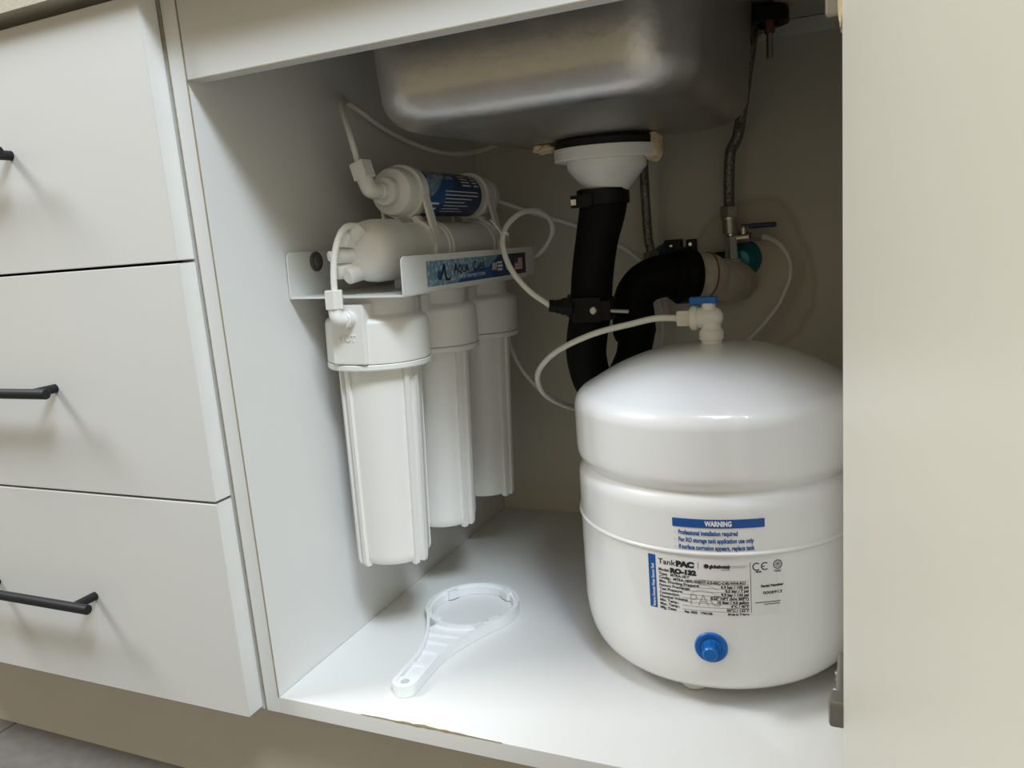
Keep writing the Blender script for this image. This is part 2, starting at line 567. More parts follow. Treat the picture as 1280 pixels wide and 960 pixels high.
# the slab runs towards the room: +y of the slab points to the viewer, inner face on the left
for v in door.data.vertices: v.co.x = -v.co.x
door.data.flip_normals()
for hz in (0.082, 0.572):
    hm = MB()
    hm.box((W-0.0015, 0.015, hz-0.022), (W, 0.075, hz+0.022), 0.0005)      # plate on the side panel
    hm.box((W-0.026, 0.012, hz-0.0095), (W-0.0015, 0.072, hz+0.0095), 0.003)   # arm
    hm.box((W-0.0305, 0.000, hz-0.013), (W-0.006, 0.018, hz+0.009), 0.003)    # knuckle
    hm.cyl((W-0.0275, 0.052, hz), (W-0.0250, 0.052, hz), 0.0042, 16)
    hm.cyl((W-0.0280, 0.028, hz), (W-0.0250, 0.028, hz), 0.0042, 16)
    hm.cyl((W-0.013, 0.006, hz-0.018), (W-0.013, 0.006, hz+0.018), 0.003, 12)
    part(hm, 'hinge', 'galv', sc, 'steel cupboard hinge')

# ================================================================ SINK
def rrect(x0, x1, y0, y1, r, n=10):
    p = []
    for cx, cy, a in ((x1-r, y1-r, 0), (x0+r, y1-r, PI/2), (x0+r, y0+r, PI), (x1-r, y0+r, 1.5*PI)):
        for i in range(n+1):
            t = a+PI/2*i/n
            p.append((cx+r*math.cos(t), cy+r*math.sin(t)))
    return p
SX0, SX1, SY0, SY1, SZ = 0.114, 0.428, 0.068, 0.478, 0.545
DR = Vector((0.2665, 0.335, 0))
sk = MB()
secs = []
fr = 0.030
for i in range(13):                         # flange to start of the bottom bend
    t = i/12
    z = 0.6748-(0.6748-(SZ+fr))*t
    ins = 0.006*t
    secs.append((ins, z))
for i in range(1, 11):                       # bend
    a = PI/2*i/10
    secs.append((0.006+fr*(1-math.cos(a)), SZ+fr-fr*math.sin(a)))
rows = []
vs, fs = [], []
for ins, z in secs:
    r = 0.070-ins*0.55
    rows.append([(x, y, z) for x, y in rrect(SX0+ins, SX1-ins, SY0+ins, SY1-ins, r)])
last = rows[-1]
R0 = 0.046
nl = len(last)
for k in range(1, 8):
    t = k/7
    row = []
    for i, (x, y, z) in enumerate(last):
        a = math.atan2(y-DR.y, x-DR.x)
        cx, cy = DR.x+R0*math.cos(a), DR.y+R0*math.sin(a)
        row.append((x+(cx-x)*t, y+(cy-y)*t, z-0.006*math.sin(t*PI/2)))
    rows.append(row)
# inner skin (seen from above only)
inner = []
for row in rows[::-1]:
    inner.append([(x+(0.287-x)*0.006, y+(0.27-y)*0.006, z+0.0012) for x, y, z in row])
allr = rows+inner
for row in allr: vs += row
for i in range(len(allr)-1):
    for k in range(nl):
        k2 = (k+1) % nl
        fs.append([i*nl+k, i*nl+k2, (i+1)*nl+k2, (i+1)*nl+k])
sk.add(vs, fs)
# flange
o = rrect(SX0-0.022, SX1+0.022, SY0-0.022, SY1+0.022, 0.08)
sk.ring_prism(o, rrect(SX0, SX1, SY0, SY1, 0.070), 0.6738, 0.6748)
tag(sk.build('sink', 'stainless', ang=50), 'stained stainless steel sink bowl hanging under the worktop', 'sink')

# ---------------------------------------------------------------- strainer cup under the sink
st = thing('sink_strainer', 'white funnel-shaped sink strainer under the steel bowl', 'strainer', (DR.x, DR.y, 0.484))
TL = Matrix.Translation((DR.x, DR.y, 0)) @ Matrix.Rotation(math.radians(1.0), 4, 'Y')
c = MB().lathe([(0.0, 0.5285), (0.0585, 0.5285), (0.0590, 0.5275), (0.0588, 0.5165), (0.0575, 0.515), (0.0450, 0.515), (0.0450, 0.5095),
                (0.0440, 0.506), (0.0280, 0.4865), (0.0250, 0.484), (0.0235, 0.479), (0.0, 0.479)], 64, TL, cap=False)
part(c, 'cup', 'white_plastic', st)
part(MB().lathe([(0.0, 0.5390), (0.0545, 0.5390), (0.0570, 0.536), (0.0570, 0.5287), (0.0, 0.5287)], 64, TL, cap=False), 'gasket', 'gasket', st, 'black rubber gasket')
part(blob((DR.x+0.0640, DR.y-0.004, 0.5250), (0.0105, 0.014, 0.0160), 3), 'sealant', 'sealant', st, 'yellowed lump of sealant on the right of the flange')
part(blob((DR.x-0.0620, DR.y-0.004, 0.5350), (0.0150, 0.014, 0.0060), 8), 'sealant', 'sealant', st, 'small yellowed lump of sealant on the left of the flange')

# ---------------------------------------------------------------- black trap
tp = thing('drain_trap', 'black drain trap with a U-bend running from the strainer to the wall', 'drain pipe', (0.25, 0.36, 0.20))
TR = [(0.2695, 0.335, 0.484), (0.2685, 0.335, 0.468), (0.2660, 0.335, 0.455), (0.2580, 0.335, 0.425), (0.2500, 0.336, 0.385), (0.2450, 0.337, 0.345),
      (0.2385, 0.338, 0.315), (0.2350, 0.341, 0.288), (0.2385, 0.352, 0.255), (0.2460, 0.378, 0.238), (0.2560, 0.408, 0.245), (0.2670, 0.424, 0.270),
      (0.2720, 0.428, 0.290), (0.2720, 0.428, 0.305), (0.2720, 0.428, 0.325), (0.2730, 0.430, 0.349), (0.2870, 0.436, 0.367), (0.3080, 0.448, 0.3735), (0.3290, 0.463, 0.371)]
TRR = [0.0275, 0.0275, 0.0265, 0.0245, 0.0245, 0.0245, 0.0245, 0.0242, 0.0240, 0.0230, 0.0215, 0.0215, 0.0225, 0.0275, 0.0270, 0.0250, 0.0262, 0.0272, 0.0290]
t = MB().tube(TR, TRR, 32, 8)
dirn = Vector((0.3445-0.3080, 0.475-0.448, -0.003)).normalized()
CL = Vector((0.3290, 0.463, 0.372))
t.lathe([(0.0, -0.016), (0.0295, -0.016), (0.0325, -0.012), (0.0340, 0.0), (0.0340, 0.012), (0.0320, 0.016), (0.0, 0.016)], 40, frame(CL, dirn), cap=False)
part(t, 'trap_pipe', 'black_rubber', tp)
k = MB().lathe([(0.0282, 0.466), (0.0300, 0.467), (0.0300, 0.4835), (0.0282, 0.4845)], 40, Matrix.Translation((0.2690, 0.335, 0)), cap=False)
k.box((0.2395, 0.305, 0.4645), (0.2620, 0.314, 0.4785), 0.001)
k.box((0.2545, 0.303, 0.4660), (0.2660, 0.311, 0.4800), 0.001)
hc = part(k, 'hose_clamp', 'black_plastic', tp)
s = MB().box((0.2410, 0.3015, 0.4675), (0.2475, 0.3052, 0.4745), 0.0008)
s.cyl((0.2442, 0.3018, 0.471), (0.2442, 0.300, 0.471), 0.0022, 10)
part(s, 'clamp_nut', 'steel', hc, 'bright square nut')
k = MB().lathe([(0.0342, -0.007), (0.0362, -0.0065), (0.0362, 0.0065), (0.0342, 0.007)], 40, frame(CL, dirn), cap=False)
hcm = frame(CL+Vector((-0.004, -0.006, 0.0370)), dirn)
k.box((-0.012, -0.006, -0.0085), (0.010, 0.007, 0.0085), 0.0015, mtx=Matrix.Translation(CL+Vector((-0.008, -0.004, 0.0375))))
k.box((-0.006, -0.006, -0.0075), (0.006, 0.008, 0.0085), 0.0015, mtx=Matrix.Translation(CL+Vector((0.0125, 0.002, 0.0365))))
hc = part(k, 'hose_clamp', 'black_plastic', tp)
s = MB().cyl(CL+Vector((0.0125, -0.0045, 0.039)), CL+Vector((0.0125, -0.0065, 0.039)), 0.0022, 10)
s.box(CL+Vector((-0.013, -0.0115, 0.037)), CL+Vector((-0.009, -0.0095, 0.040)), 0.0005)
part(s, 'clamp_nut', 'steel', hc, 'small bright clamp screw')

# ---------------------------------------------------------------- drain saddle on the trap
sd = thing('drain_saddle', 'black saddle clamp bolted round the first leg of the drain trap', 'clamp', (0.2455, 0.337, 0.335))
ax = Vector((0.05, 0.0, 0.40)).normalized()
SM = frame((0.2462, 0.3365, 0.3500), ax)
k = MB().lathe([(0.0252, -0.013), (0.0290, -0.012), (0.0290, 0.012), (0.0252, 0.013)], 40, SM, cap=False)
k.box((0.2330, 0.3020, 0.3350), (0.2690, 0.3120, 0.3640), 0.002)
k.box((0.2680, 0.3000, 0.3370), (0.2810, 0.3180, 0.3600), 0.002)
k.box((0.2205, 0.2990, 0.3450), (0.2340, 0.3160, 0.3640), 0.002)
part(k, 'saddle', 'black_plastic', sd)
k = MB().cyl((0.2340, 0.3050, 0.3530), (0.2170, 0.2970, 0.3560), 0.0090, 6, 0.001)
k.cyl((0.2200, 0.2984, 0.3555), (0.2095, 0.2935, 0.3573), 0.0080, 6, 0.001)
part(k, 'inlet_nut', 'black_plastic', sd)
k = MB().cyl((0.2800, 0.3030, 0.3480), (0.3010, 0.3030, 0.3465), 0.0024, 12)
part(k, 'bolt', 'galv', sd, 'steel bolt')
k = MB().cyl((0.2600, 0.3025, 0.3490), (0.2600, 0.2995, 0.3490), 0.0045, 20, 0.001)
part(k, 'screw_head', 'steel', sd, 'oval bright screw head')

# ---------------------------------------------------------------- beige stub to the wall
ws = thing('waste_stub', 'grimy beige waste pipe stub coming out of the back wall', 'pipe', (0.386, 0.565, 0.354))
STB = [CL+dirn*0.004, CL+dirn*0.020, CL+dirn*0.034, Vector((0.3590, 0.495, 0.3635)), Vector((0.3730, 0.518, 0.3585)), Vector((0.3790, 0.542, 0.3550)), Vector((0.3800, 0.5645, 0.3540))]
k = MB().tube(STB, [0.0280, 0.0280, 0.0280, 0.0285, 0.0285, 0.0285, 0.0285], 36, 6)
part(k, 'stub_pipe', 'beige_pipe', ws)
k = MB().lathe([(0.0275, -0.0015), (0.0291, -0.001), (0.0291, 0.001), (0.0275, 0.0015)], 36, frame(CL+dirn*0.034, (0.75, 0.66, -0.1)), cap=False)
part(k, 'joint_line', 'rust', ws, 'brown rusty joint line')
k = MB().lathe([(0.026, -0.005), (0.0320, -0.005), (0.0345, 0.0), (0.0320, 0.005), (0.026, 0.005)], 40, frame((0.3610, 0.5590, 0.3600), (0, 1, 0)), cap=False)
part(k, 'wall_collar', 'gasket', ws, 'black rubber wall collar')

# ================================================================ VALVES AND HOSES AT THE WALL
def escutcheon(loc, r, d=0.018):
    return MB().lathe([(r, 0.0), (r*0.98, d*0.25), (r*0.82, d*0.7), (r*0.5, d*0.95), (0.011, d), (0, d)], 40, frame(loc, (0, -1, 0)), cap=False)
v = thing('feed_valve', 'chrome wall valve with a teal rosette and a small branch tap', 'valve', (0.381, 0.565, 0.381))
part(escutcheon((0.3890, 0.5648, 0.3830), 0.0265), 'rosette', 'teal', v, 'teal wall rosette')
k = MB().cyl((0.3830, 0.5600, 0.3760), (0.3820, 0.520, 0.3740), 0.0105, 24, 0.001)
k.cyl((0.3815, 0.527, 0.3700), (0.3815, 0.527, 0.3860), 0.0110, 6, 0.001)
part(k, 'valve_body', 'steel', v, 'shiny chrome valve body')
k = MB().cyl((0.3815, 0.527, 0.3850), (0.3808, 0.527, 0.4160), 0.0090, 6, 0.001)
k.cyl((0.3808, 0.527, 0.4150), (0.3806, 0.527, 0.4190), 0.0060, 16)
part(k, 'tee', 'steel', v)
k = MB().cyl((0.3806, 0.527, 0.4185), (0.3798, 0.527, 0.4385), 0.0098, 24, 0.0008)
part(k, 'collar', 'galv', v, 'dull grey threaded collar')
k = MB().cyl((0.3885, 0.527, 0.4120), (0.4060, 0.526, 0.4130), 0.0072, 20, 0.001)
k.cyl((0.4060, 0.526, 0.4130), (0.4200, 0.527, 0.4118), 0.0058, 6, 0.0008)
k.cyl((0.3975, 0.526, 0.4160), (0.3975, 0.526, 0.4260), 0.0052, 16, 0.0008)
k.cyl((0.3975, 0.526, 0.4250), (0.3975, 0.526, 0.4300), 0.0030, 12, 0.0005)
bt = part(k, 'branch_tap', 'nickel', v, 'brassy branch tap')
k = MB().box((0.4040, 0.5205, 0.4235), (0.4385, 0.5315, 0.4300), 0.0022)
k.prism([(0.3950, 0.5235), (0.4050, 0.5215), (0.4050, 0.5305), (0.3950, 0.5285)], 0.4270, 0.4295)
part(k, 'lever', 'navy', bt, 'dark blue lever')

v = thing('angle_valve', 'wall valve with a teal rosette half hidden behind the black trap', 'valve', (0.274, 0.565, 0.385))
part(escutcheon((0.2890, 0.5648, 0.3890), 0.0230), 'rosette', 'teal', v, 'teal wall rosette')
k = MB().cyl((0.2850, 0.560, 0.3855), (0.2760, 0.527, 0.3740), 0.0095, 20, 0.001)
k.cyl((0.2745, 0.527, 0.3640), (0.2745, 0.527, 0.3890), 0.0110, 6, 0.001)
part(k, 'valve_body', 'teal', v, 'teal and chrome valve body')

h = thing('braided_hose', 'braided steel water hose hanging behind the white strainer', 'hose', (0.2745, 0.527, 0.389))
H1 = [(0.2745, 0.527, 0.4000), (0.2705, 0.529, 0.4180), (0.2690, 0.530, 0.4500), (0.2695, 0.526, 0.4930), (0.2760, 0.508, 0.5270), (0.3000, 0.500, 0.5560), (0.3600, 0.497, 0.6100), (0.4260, 0.500, 0.6600)]
part(MB().tube(H1, 0.0062, 14, 10), 'braid', 'braid', h)
k = MB().cyl((0.2745, 0.527, 0.3870), (0.2735, 0.527, 0.4020), 0.0115, 6, 0.001)
part(k, 'hose_nut', 'nickel', h, 'nickel hex nut')

h = thing('braided_hose', 'braided steel water hose with a kink, right of the sink bowl', 'hose', (0.380, 0.527, 0.447))
H2 = [(0.3800, 0.527, 0.4520), (0.3796, 0.529, 0.4640), (0.3815, 0.526, 0.5020), (0.3850, 0.521, 0.5230), (0.3935, 0.512, 0.5360), (0.3985, 0.505, 0.5500), (0.4040, 0.490, 0.5690), (0.4150, 0.480, 0.6250), (0.4210, 0.482, 0.6680)]
part(MB().tube(H2, 0.0070, 14, 10), 'braid', 'braid', h)
k = MB().cyl((0.3798, 0.527, 0.4400), (0.3800, 0.527, 0.4545), 0.0125, 6, 0.001)
k.cyl((0.3798, 0.527, 0.4375), (0.3798, 0.527, 0.4402), 0.0118, 24)
part(k, 'hose_nut', 'nickel', h, 'nickel hex nut')

f = thing('tap_mount', 'black tap mounting ring with a hanging threaded rod under the worktop', 'tap fitting', (0.442, 0.462, 0.675))
k = MB().cyl((0.4330, 0.470, 0.6740), (0.4330, 0.470, 0.6665), 0.0290, 32, 0.002)
k.lathe([(0.018, -0.010), (0.029, -0.010), (0.029, 0.0), (0.018, 0.0)], 32, Matrix.Translation((0.4330, 0.470, 0.6670)), cap=False)
part(k, 'ring', 'gasket', f)
part(MB().cyl((0.4420, 0.450, 0.6660), (0.4420, 0.450, 0.6160), 0.0037, 14), 'threaded_rod', 'galv', f, 'steel threaded rod')
part(MB().cyl((0.4420, 0.450, 0.6610), (0.4420, 0.450, 0.6430), 0.0060, 6, 0.0006), 'rod_nut', 'copper', f, 'rusty long nut')

# ================================================================ PRESSURE TANK
TX, TY, TRAD = 0.4047, 0.2287, 0.1395
tk = thing('pressure_tank', 'large white round water storage tank standing on the cupboard floor', 'tank', (TX, TY, 0.0))
TM = Matrix.Translation((TX, TY, 0))
R = TRAD
prof = [(0.0, 0.010), (0.090, 0.010), (0.112, 0.014), (0.124, 0.0200), (0.1305, 0.0270), (0.1350, 0.0370), (0.1380, 0.050), (R, 0.066), (R, 0.1545), (R+0.0002, 0.1555),
        (R+0.0014, 0.1562), (R+0.0018, 0.1575), (R+0.0010, 0.1588), (R-0.0004, 0.1600), (R-0.0004, 0.1930), (R-0.0006, 0.1970), (R-0.0016, 0.2020), (R-0.0046, 0.2062),
        (R-0.0066, 0.2090), (R-0.0066, 0.2110), (R-0.0040, 0.2145), (R-0.0010, 0.2190), (R-0.0002, 0.2240), (R, 0.2300), (R, 0.2660)]
for i in range(1, 9):      # shoulder
    a = PI/2*i/8*0.80
    prof.append((R-0.020*(1-math.cos(a)), 0.2660+0.020*math.sin(a)))
r1, z1 = prof[-1]
for i in range(1, 15):     # dome
    t = i/14
    r = r1*(1-t)
    prof.append((r, z1+0.0365*(1-(r/r1)**2.25)))
APEX = prof[-1][1]
part(MB().lathe(prof, 128, TM, cap=False), 'shell', 'tank', tk, ang=60)
for i in range(3):
    a = math.radians(-97+120*i)
    p = Vector((TX+0.090*math.cos(a), TY+0.090*math.sin(a), 0))
    part(MB().cyl(p+Vector((0, 0, 0.0005)), p+Vector((0, 0, 0.016)), 0.013, 20, 0.002), 'foot', 'white_plastic', tk)

def wrap(mb, vs, fs, deg0, z0, mi, off=0.0002, R=None, shear=0.0):
    """lay flat lettering (metres) on the tank: deg0 is the angle of x = 0"""
    RR = (TRAD if R is None else R)+off
    out = []
    for x, y in vs:
        a = math.radians(deg0)+x/TRAD
        out.append((TX+RR*math.sin(a), TY-RR*math.cos(a), z0+y))
    mb.add(out, fs, mi)
# warning print on the upper band
wr = MB()
DW = math.radians(1)*TRAD
wrap(wr, *rect2d(0, 0, 32.2*DW, 0.0078, 24), -6.0, 0.1813, 0, 0.0001)
vs, fs = text2d('WARNING', 0.0064, 0.0003, 0.72, 'CENTER')
wrap(wr, vs, fs, 10.2, 0.1831, 1, 0.0003)
for s, z in (('Professional installation required', 0.1745), ('For RO storage tank application use only', 0.1678), ('If surface corrosion appears, replace tank', 0.1612)):
    vs, fs = text2d(s, 0.0058, 0.00022, 0.66)
    wrap(wr, vs, fs, -4.0, z, 0, 0.0002)
    wrap(wr, *rect2d(-0.0035, 0.0012, -0.0025, 0.0022), -4.0, z, 2, 0.0002)
part(wr, 'warning_print', ['print_blue', 'print_white', 'print_grey'], tk, 'blue warning print', fix=False)
# information sticker on the lower band
sb = MB()
wrap(sb, *rect2d(-0.001, -0.0515, 47*DW, 0.001, 40), -16.2, 0.1517, 0, 0.00008)
stk = part(sb, 'sticker', 'sticker', tk, 'clear silver information sticker', fix=False)
lt = MB()
def put(s, deg, z, size, bold=0.0, sx=1.0, align='LEFT', mi=0, off=0.0003):
    vs, fs = text2d(s, size, bold, sx, align)
    wrap(lt, vs, fs, deg, z, mi, off)
def bar(deg, z, wdt, hgt, mi=0, off=0.00025):
    wrap(lt, *rect2d(0, 0, wdt, hgt, max(1, int(wdt/0.004))), deg, z, mi, off)
bar(-16.2, 0.1003, 3.0*DW, 0.0512, 1, 0.0002)
vs, fs = text2d('Reverse Osmosis Water Storage Tank', 0.0040, 0.00008, 0.66)
wrap(lt, [(-y, x) for x, y in vs], fs, -13.9, 0.1016, 2, 0.0004)
put('Tank', -12.2, 0.1440, 0.0072, 0.0001, 1.10)
put('PAC', -5.3, 0.1440, 0.0068, 0.0006, 1.22)
bar(2.6, 0.1432, 0.0004, 0.0062)
wrap(lt, *ring2d(0.0, 0.0, 0.0, 0.0021, 16), 5.6, 0.1462, 0)
wrap(lt, *ring2d(0.0, 0.0, 0.0023, 0.0028, 12, 2.2, 4.6), 5.6, 0.1462, 3)
put('globalwater', 6.6, 0.1448, 0.0044, 0.0003, 0.86)
put('solutions', 10.6, 0.1428, 0.0021, 0.0, 1.0)
bar(13.2, 0.1430, 0.0003, 0.0056)
bar(14.2, 0.1464, 0.0150, 0.0006, 3); bar(14.2, 0.1450, 0.0120, 0.0006, 3)
put('Model:', -12.2, 0.1372, 0.0040, 0.0001, 0.95)
put('RO-132', -7.6, 0.1369, 0.0060, 0.0005, 1.18)
rowz = [0.1334-0.00362*i for i in range(11)]
rows_txt = [('Type:', 'MTRA-18-T', None), ('Config.:', 'MTRA-18XL-02SNT-0.5-05C-C4S-WHI-RO', None), ('Max. Working Pressure:', None, '6.9 bar / 100 psi'),
            ('Factory Precharge:', None, '0.5 bar / 7 psi'), ('Test Pressure:', None, '9.9 bar / 144 psi'), ('Connection:', None, '0.25" NPT (b/w BSPT)'),
            ('Nominal Volume:', None, '15 liter / 4.0 gallon'), ('Min. Temp.:', None, '4\u00b0C / 40\u00b0F'), ('Max. Temp.:', None, '50\u00b0C / 122\u00b0F'),
            ('Mfg. Date:', 'Sep. 2022   1TR2108', 'Made in Taiwan')]
for z, (a, m_, r_) in zip(rowz, rows_txt):
    put(a, -12.1, z, 0.0036, 0.00011, 1.03)
    if m_: put(m_, -7.6 if a == 'Type:' else (-6.6 if a == 'Config.:' else -2.8), z, 0.0034 if a != 'Mfg. Date:' else 0.0028, 0.00014, 1.02)
    if r_: put(r_, 20.0, z, 0.0034 if a != 'Mfg. Date:' else 0.0027, 0.00016, 1.05, 'RIGHT')
    if a != 'Mfg. Date:': bar(-3.5 if r_ else 2.5, z-0.0007, (23.5 if r_ else 17.5)*DW, 0.00025, 0, 0.00022)
bar(20.7, 0.1030, 0.00045, 0.0468)
put('PAC', -1.0, 0.1090, 0.0150, 0.0, 1.0, mi=3, off=0.00015)
for i in range(3):
    wrap(lt, *ring2d(0.0, 0.0, 0.016+0.004*i, 0.0166+0.004*i, 20, 0.9, 2.2), 4.0, 0.107+0.001*i, 3, 0.00015)
wrap(lt, *ring2d(0, 0, 0.0027, 0.0037, 16, 0.9, 5.4), 23.0, 0.1455, 0)      # CE mark
wrap(lt, *ring2d(0, 0, 0.0027, 0.0037, 16, 0.9, 5.4), 26.0, 0.1455, 0)
bar(24.7, 0.1450, 0.0028, 0.0009)
put('0035', 22.6, 0.1400, 0.0022, 0.0001, 1.15)
wrap(lt, *ring2d(0, 0, 0.0034, 0.0042, 28), 30.6, 0.1460, 0)                   # round seal
wrap(lt, *ring2d(0, 0, 0.0, 0.0030, 24), 30.6, 0.1460, 3)
wrap(lt, [(-0.002, -0.0012), (0.0, 0.0016), (0.002, -0.0006), (0.0, 0.0006)], [[0, 3, 2, 1]], 30.6, 0.1460, 0, 0.0004)
bar(29.0, 0.1403, 0.0068, 0.0006); bar(29.6, 0.1391, 0.0050, 0.0006)
put('Serial Number', 24.4, 0.1262, 0.0031, 0.00018, 1.08)
put('0008913', 25.0, 0.1195, 0.0038, 0.00008, 1.3)
bar(22.2, 0.1117, 0.0225, 0.0007); bar(25.4, 0.1097, 0.0140, 0.0007)
part(lt, 'lettering', ['print_black', 'print_blue', 'print_white', 'print_grey'], stk, 'black sticker lettering', fix=False)
# blue air valve cap
VM = Matrix.Translation((TX, TY, 0.0695)) @ Matrix.Rotation(math.radians(6.3), 4, 'Z') @ Matrix.Translation((0, -0.1393, 0)) @ Matrix.Rotation(PI/2, 4, 'X')
k = MB().lathe([(0.0, -0.003), (0.0140, -0.003), (0.0145, 0.0006), (0.0135, 0.0022), (0.0105, 0.0022), (0.0085, 0.0014), (0.0070, 0.0022), (0.0068, 0.013), (0.0055, 0.0145), (0, 0.0145)], 32, VM, cap=False)
for i in range(12):
    a = 2*PI*i/12
    k.box((0.0064, -0.0006, 0.003), (0.0074, 0.0006, 0.0125), mtx=VM @ Matrix.Rotation(a, 4, 'Z'))
part(k, 'valve_cap', 'blue', tk, 'blue air valve cap')
# elbow ball valve on top
k = MB()
k.lathe([(0.0, APEX-0.004), (0.0105, APEX-0.004), (0.0100, APEX+0.0025), (0.0112, APEX+0.0030), (0.0118, APEX+0.0040), (0.0118, APEX+0.0115), (0.0105, APEX+0.0130), (0.0096, APEX+0.0140), (0.0096, APEX+0.0230),
         (0.0, APEX+0.0230)], 32, TM, cap=False)
VZ = APEX+0.0248
k.lathe([(0.0, -0.0215), (0.0104, -0.0215), (0.0104, 0.0), (0.0100, 0.0032), (0.0085, 0.0064), (0.0060, 0.0088), (0.0030, 0.0101), (0.0, 0.0105)], 28,
        Matrix.Translation((TX+0.0015, TY, VZ)) @ Matrix.Rotation(PI/2, 4, 'Y'), cap=False)
k.lathe([(0.0098, -0.002), (0.0118, -0.002), (0.0122, 0.0), (0.0122, 0.0035), (0.0105, 0.0045)], 28, frame((TX-0.0150, TY, VZ), (-1, 0, 0)), cap=True)
k.cyl((TX-0.0020, TY, VZ+0.006), (TX-0.0020, TY, VZ+0.0145), 0.0068, 20, 0.0006)
tv = part(k, 'tank_valve', 'white_plastic', tk, 'white elbow valve')
k = MB().box((TX-0.0200, TY-0.0050, VZ+0.0135), (TX+0.0065, TY+0.0055, VZ+0.0208), 0.0014)
k.box((TX-0.0165, TY-0.0012, VZ+0.0115), (TX-0.0135, TY+0.0012, VZ+0.0135))
part(k, 'lever', 'blue', tv, 'bright blue lever')
k = MB().cyl((TX-0.0180, TY, VZ), (TX-0.0330, TY, VZ), 0.0086, 6, 0.0008)
part(k, 'tube_nut', 'nut', tv, 'cream tube nut')

# ================================================================ WATER FILTER (on the left side panel)
PV = Vector((0.0, 0.0965, 0.3947))
wf = thing('water_filter', 'white three-stage water filter set hung on a bracket on the left panel', 'water filter', PV)
wf.rotation_euler = (math.radians(-1.2), math.radians(1.4), 0)
def fpart(mb, name, mats, parent=wf, label=None, ang=35, fix=True):
    o = mb.build(name, mats, parent, ang=ang, fix=fix)
    o.location = -PV if parent is wf else (0, 0, 0)
    if label: o['label'] = label
    return o
YB0, YB1, XL, ZB = 0.0965, 0.4330, 0.1380, 0.3947
def rr4(w, h, rt):
    """plate outline with rounded top corners"""
    p = [(0, 0), (w, 0)]
    for i in range(7):
        a = PI/2*i/6
        p.append((w-rt+rt*math.cos(a), h-rt+rt*math.sin(a)))
    for i in range(7):
        a = PI/2+PI/2*i/6
        p.append((rt+rt*math.cos(a), h-rt+rt*math.sin(a)))
    return p
YZ = Matrix(((0, 0, 1, 0), (1, 0, 0, 0), (0, 1, 0, 0), (0, 0, 0, 1)))       # plate lying in the yz plane
k = MB()
k.prism(rr4(YB1-YB0, 0.0475, 0.008), 0.0012, 0.0030, Matrix.Translation((0, YB0, ZB)) @ YZ, bev=0.0003)
k.prism(rr4(YB1-YB0, 0.0385, 0.006), XL-0.0018, XL, Matrix.Translation((0, YB0, ZB)) @ YZ, bev=0.0003)
k.box((0.0012, YB0, ZB-0.0003), (XL, YB1, ZB+0.0016), 0.0004)
br = fpart(k, 'bracket', 'powder')
k = MB().lathe([(0, 0.0), (0.0105, 0.0), (0.0105, 0.0012), (0.0092, 0.0024), (0.0070, 0.0024), (0.0060, 0.0040), (0.0035, 0.0052), (0.0, 0.0052)], 32, frame((0.0030, 0.1430, 0.4310), (1, 0, 0)), cap=False)
k.box((-0.0008, -0.0035, 0.005), (0.0008, 0.0035, 0.0056), mtx=frame((0.0030, 0.1430, 0.4310), (1, 0, 0)))
k.box((-0.0035, -0.0008, 0.005), (0.0035, 0.0008, 0.0056), mtx=frame((0.0030, 0.1430, 0.4310), (1, 0, 0)))
fpart(k, 'screw', 'washer', br, 'dark grey screw with a wide washer')
# printed sticker on the bracket's lip
LY0, LY1, LZ0, LZ1 = 0.1430, 0.4020, 0.4005, 0.4265
LM = Matrix.Translation((XL, LY0, LZ0)) @ YZ
LW, LH = LY1-LY0, LZ1-LZ0
k = MB()
def lab(vs, fs, mi, lvl):
    k.add([(x, y, lvl) for x, y in vs], fs, mi, LM)
lab([(0, 0), (LW, 0), (LW, LH), (0, LH)], [[0, 1, 2, 3]], 0, 0.00015)
lab([(LW*0.25, 0), (LW*0.98, 0), (LW*0.98, LH), (LW*0.68, LH), (LW*0.575, LH*0.52)], [[0, 1, 4], [1, 2, 3, 4]], 1, 0.00025)
lab([(LW*0.25, 0), (LW*0.62, 0), (LW*0.575, LH*0.52), (LW*0.40, LH*0.42), (LW*0.32, LH*0.30)], [[0, 1, 2, 3, 4]], 5, 0.0003)
lab([(LW*0.83, 0), (LW, 0), (LW, LH), (LW*0.83, LH)], [[0, 1, 2, 3]], 2, 0.00035)
# flag
fx, fw = LW*0.862, LW*0.095
for i in range(7):
    y = LH*(0.20+0.62*i/7)
    lab(*rect2d(fx, y, fx+fw, y+LH*0.045), 3, 0.00045)
    if i < 6: lab(*rect2d(fx, y+LH*0.045, fx+fw, y+LH*0.089), 4, 0.00045)
lab(*rect2d(fx, LH*0.53, fx+fw*0.45, LH*0.83), 1, 0.0005)
# brush mark of an A with a drop
def stroke(pts, wd):
    vs, fs = [], []
    for i, (x, y) in enumerate(pts):
        a = pts[max(i-1, 0)]; c_ = pts[min(i+1, len(pts)-1)]
        dx, dy = c_[0]-a[0], c_[1]-a[1]
        l = math.hypot(dx, dy) or 1
        w_ = wd[i]/2
        vs += [(x-dy/l*w_, y+dx/l*w_), (x+dy/l*w_, y-dx/l*w_)]
    for i in range(len(pts)-1):
        fs.append([2*i, 2*i+1, 2*i+3, 2*i+2])
    return vs, fs
u = LH
lab(*stroke([(0.9*u, 0.30*u), (1.05*u, 0.24*u), (1.25*u, 0.50*u), (1.42*u, 0.85*u)], [0.02*u, 0.10*u, 0.12*u, 0.05*u]), 6, 0.00055)
lab(*stroke([(1.42*u, 0.86*u), (1.46*u, 0.55*u), (1.58*u, 0.22*u), (1.80*u, 0.20*u)], [0.10*u, 0.15*u, 0.14*u, 0.03*u]), 6, 0.00055)
lab(*ring2d(1.02*u, 0.40*u, 0.0, 0.20*u, 20), 5, 0.0005)
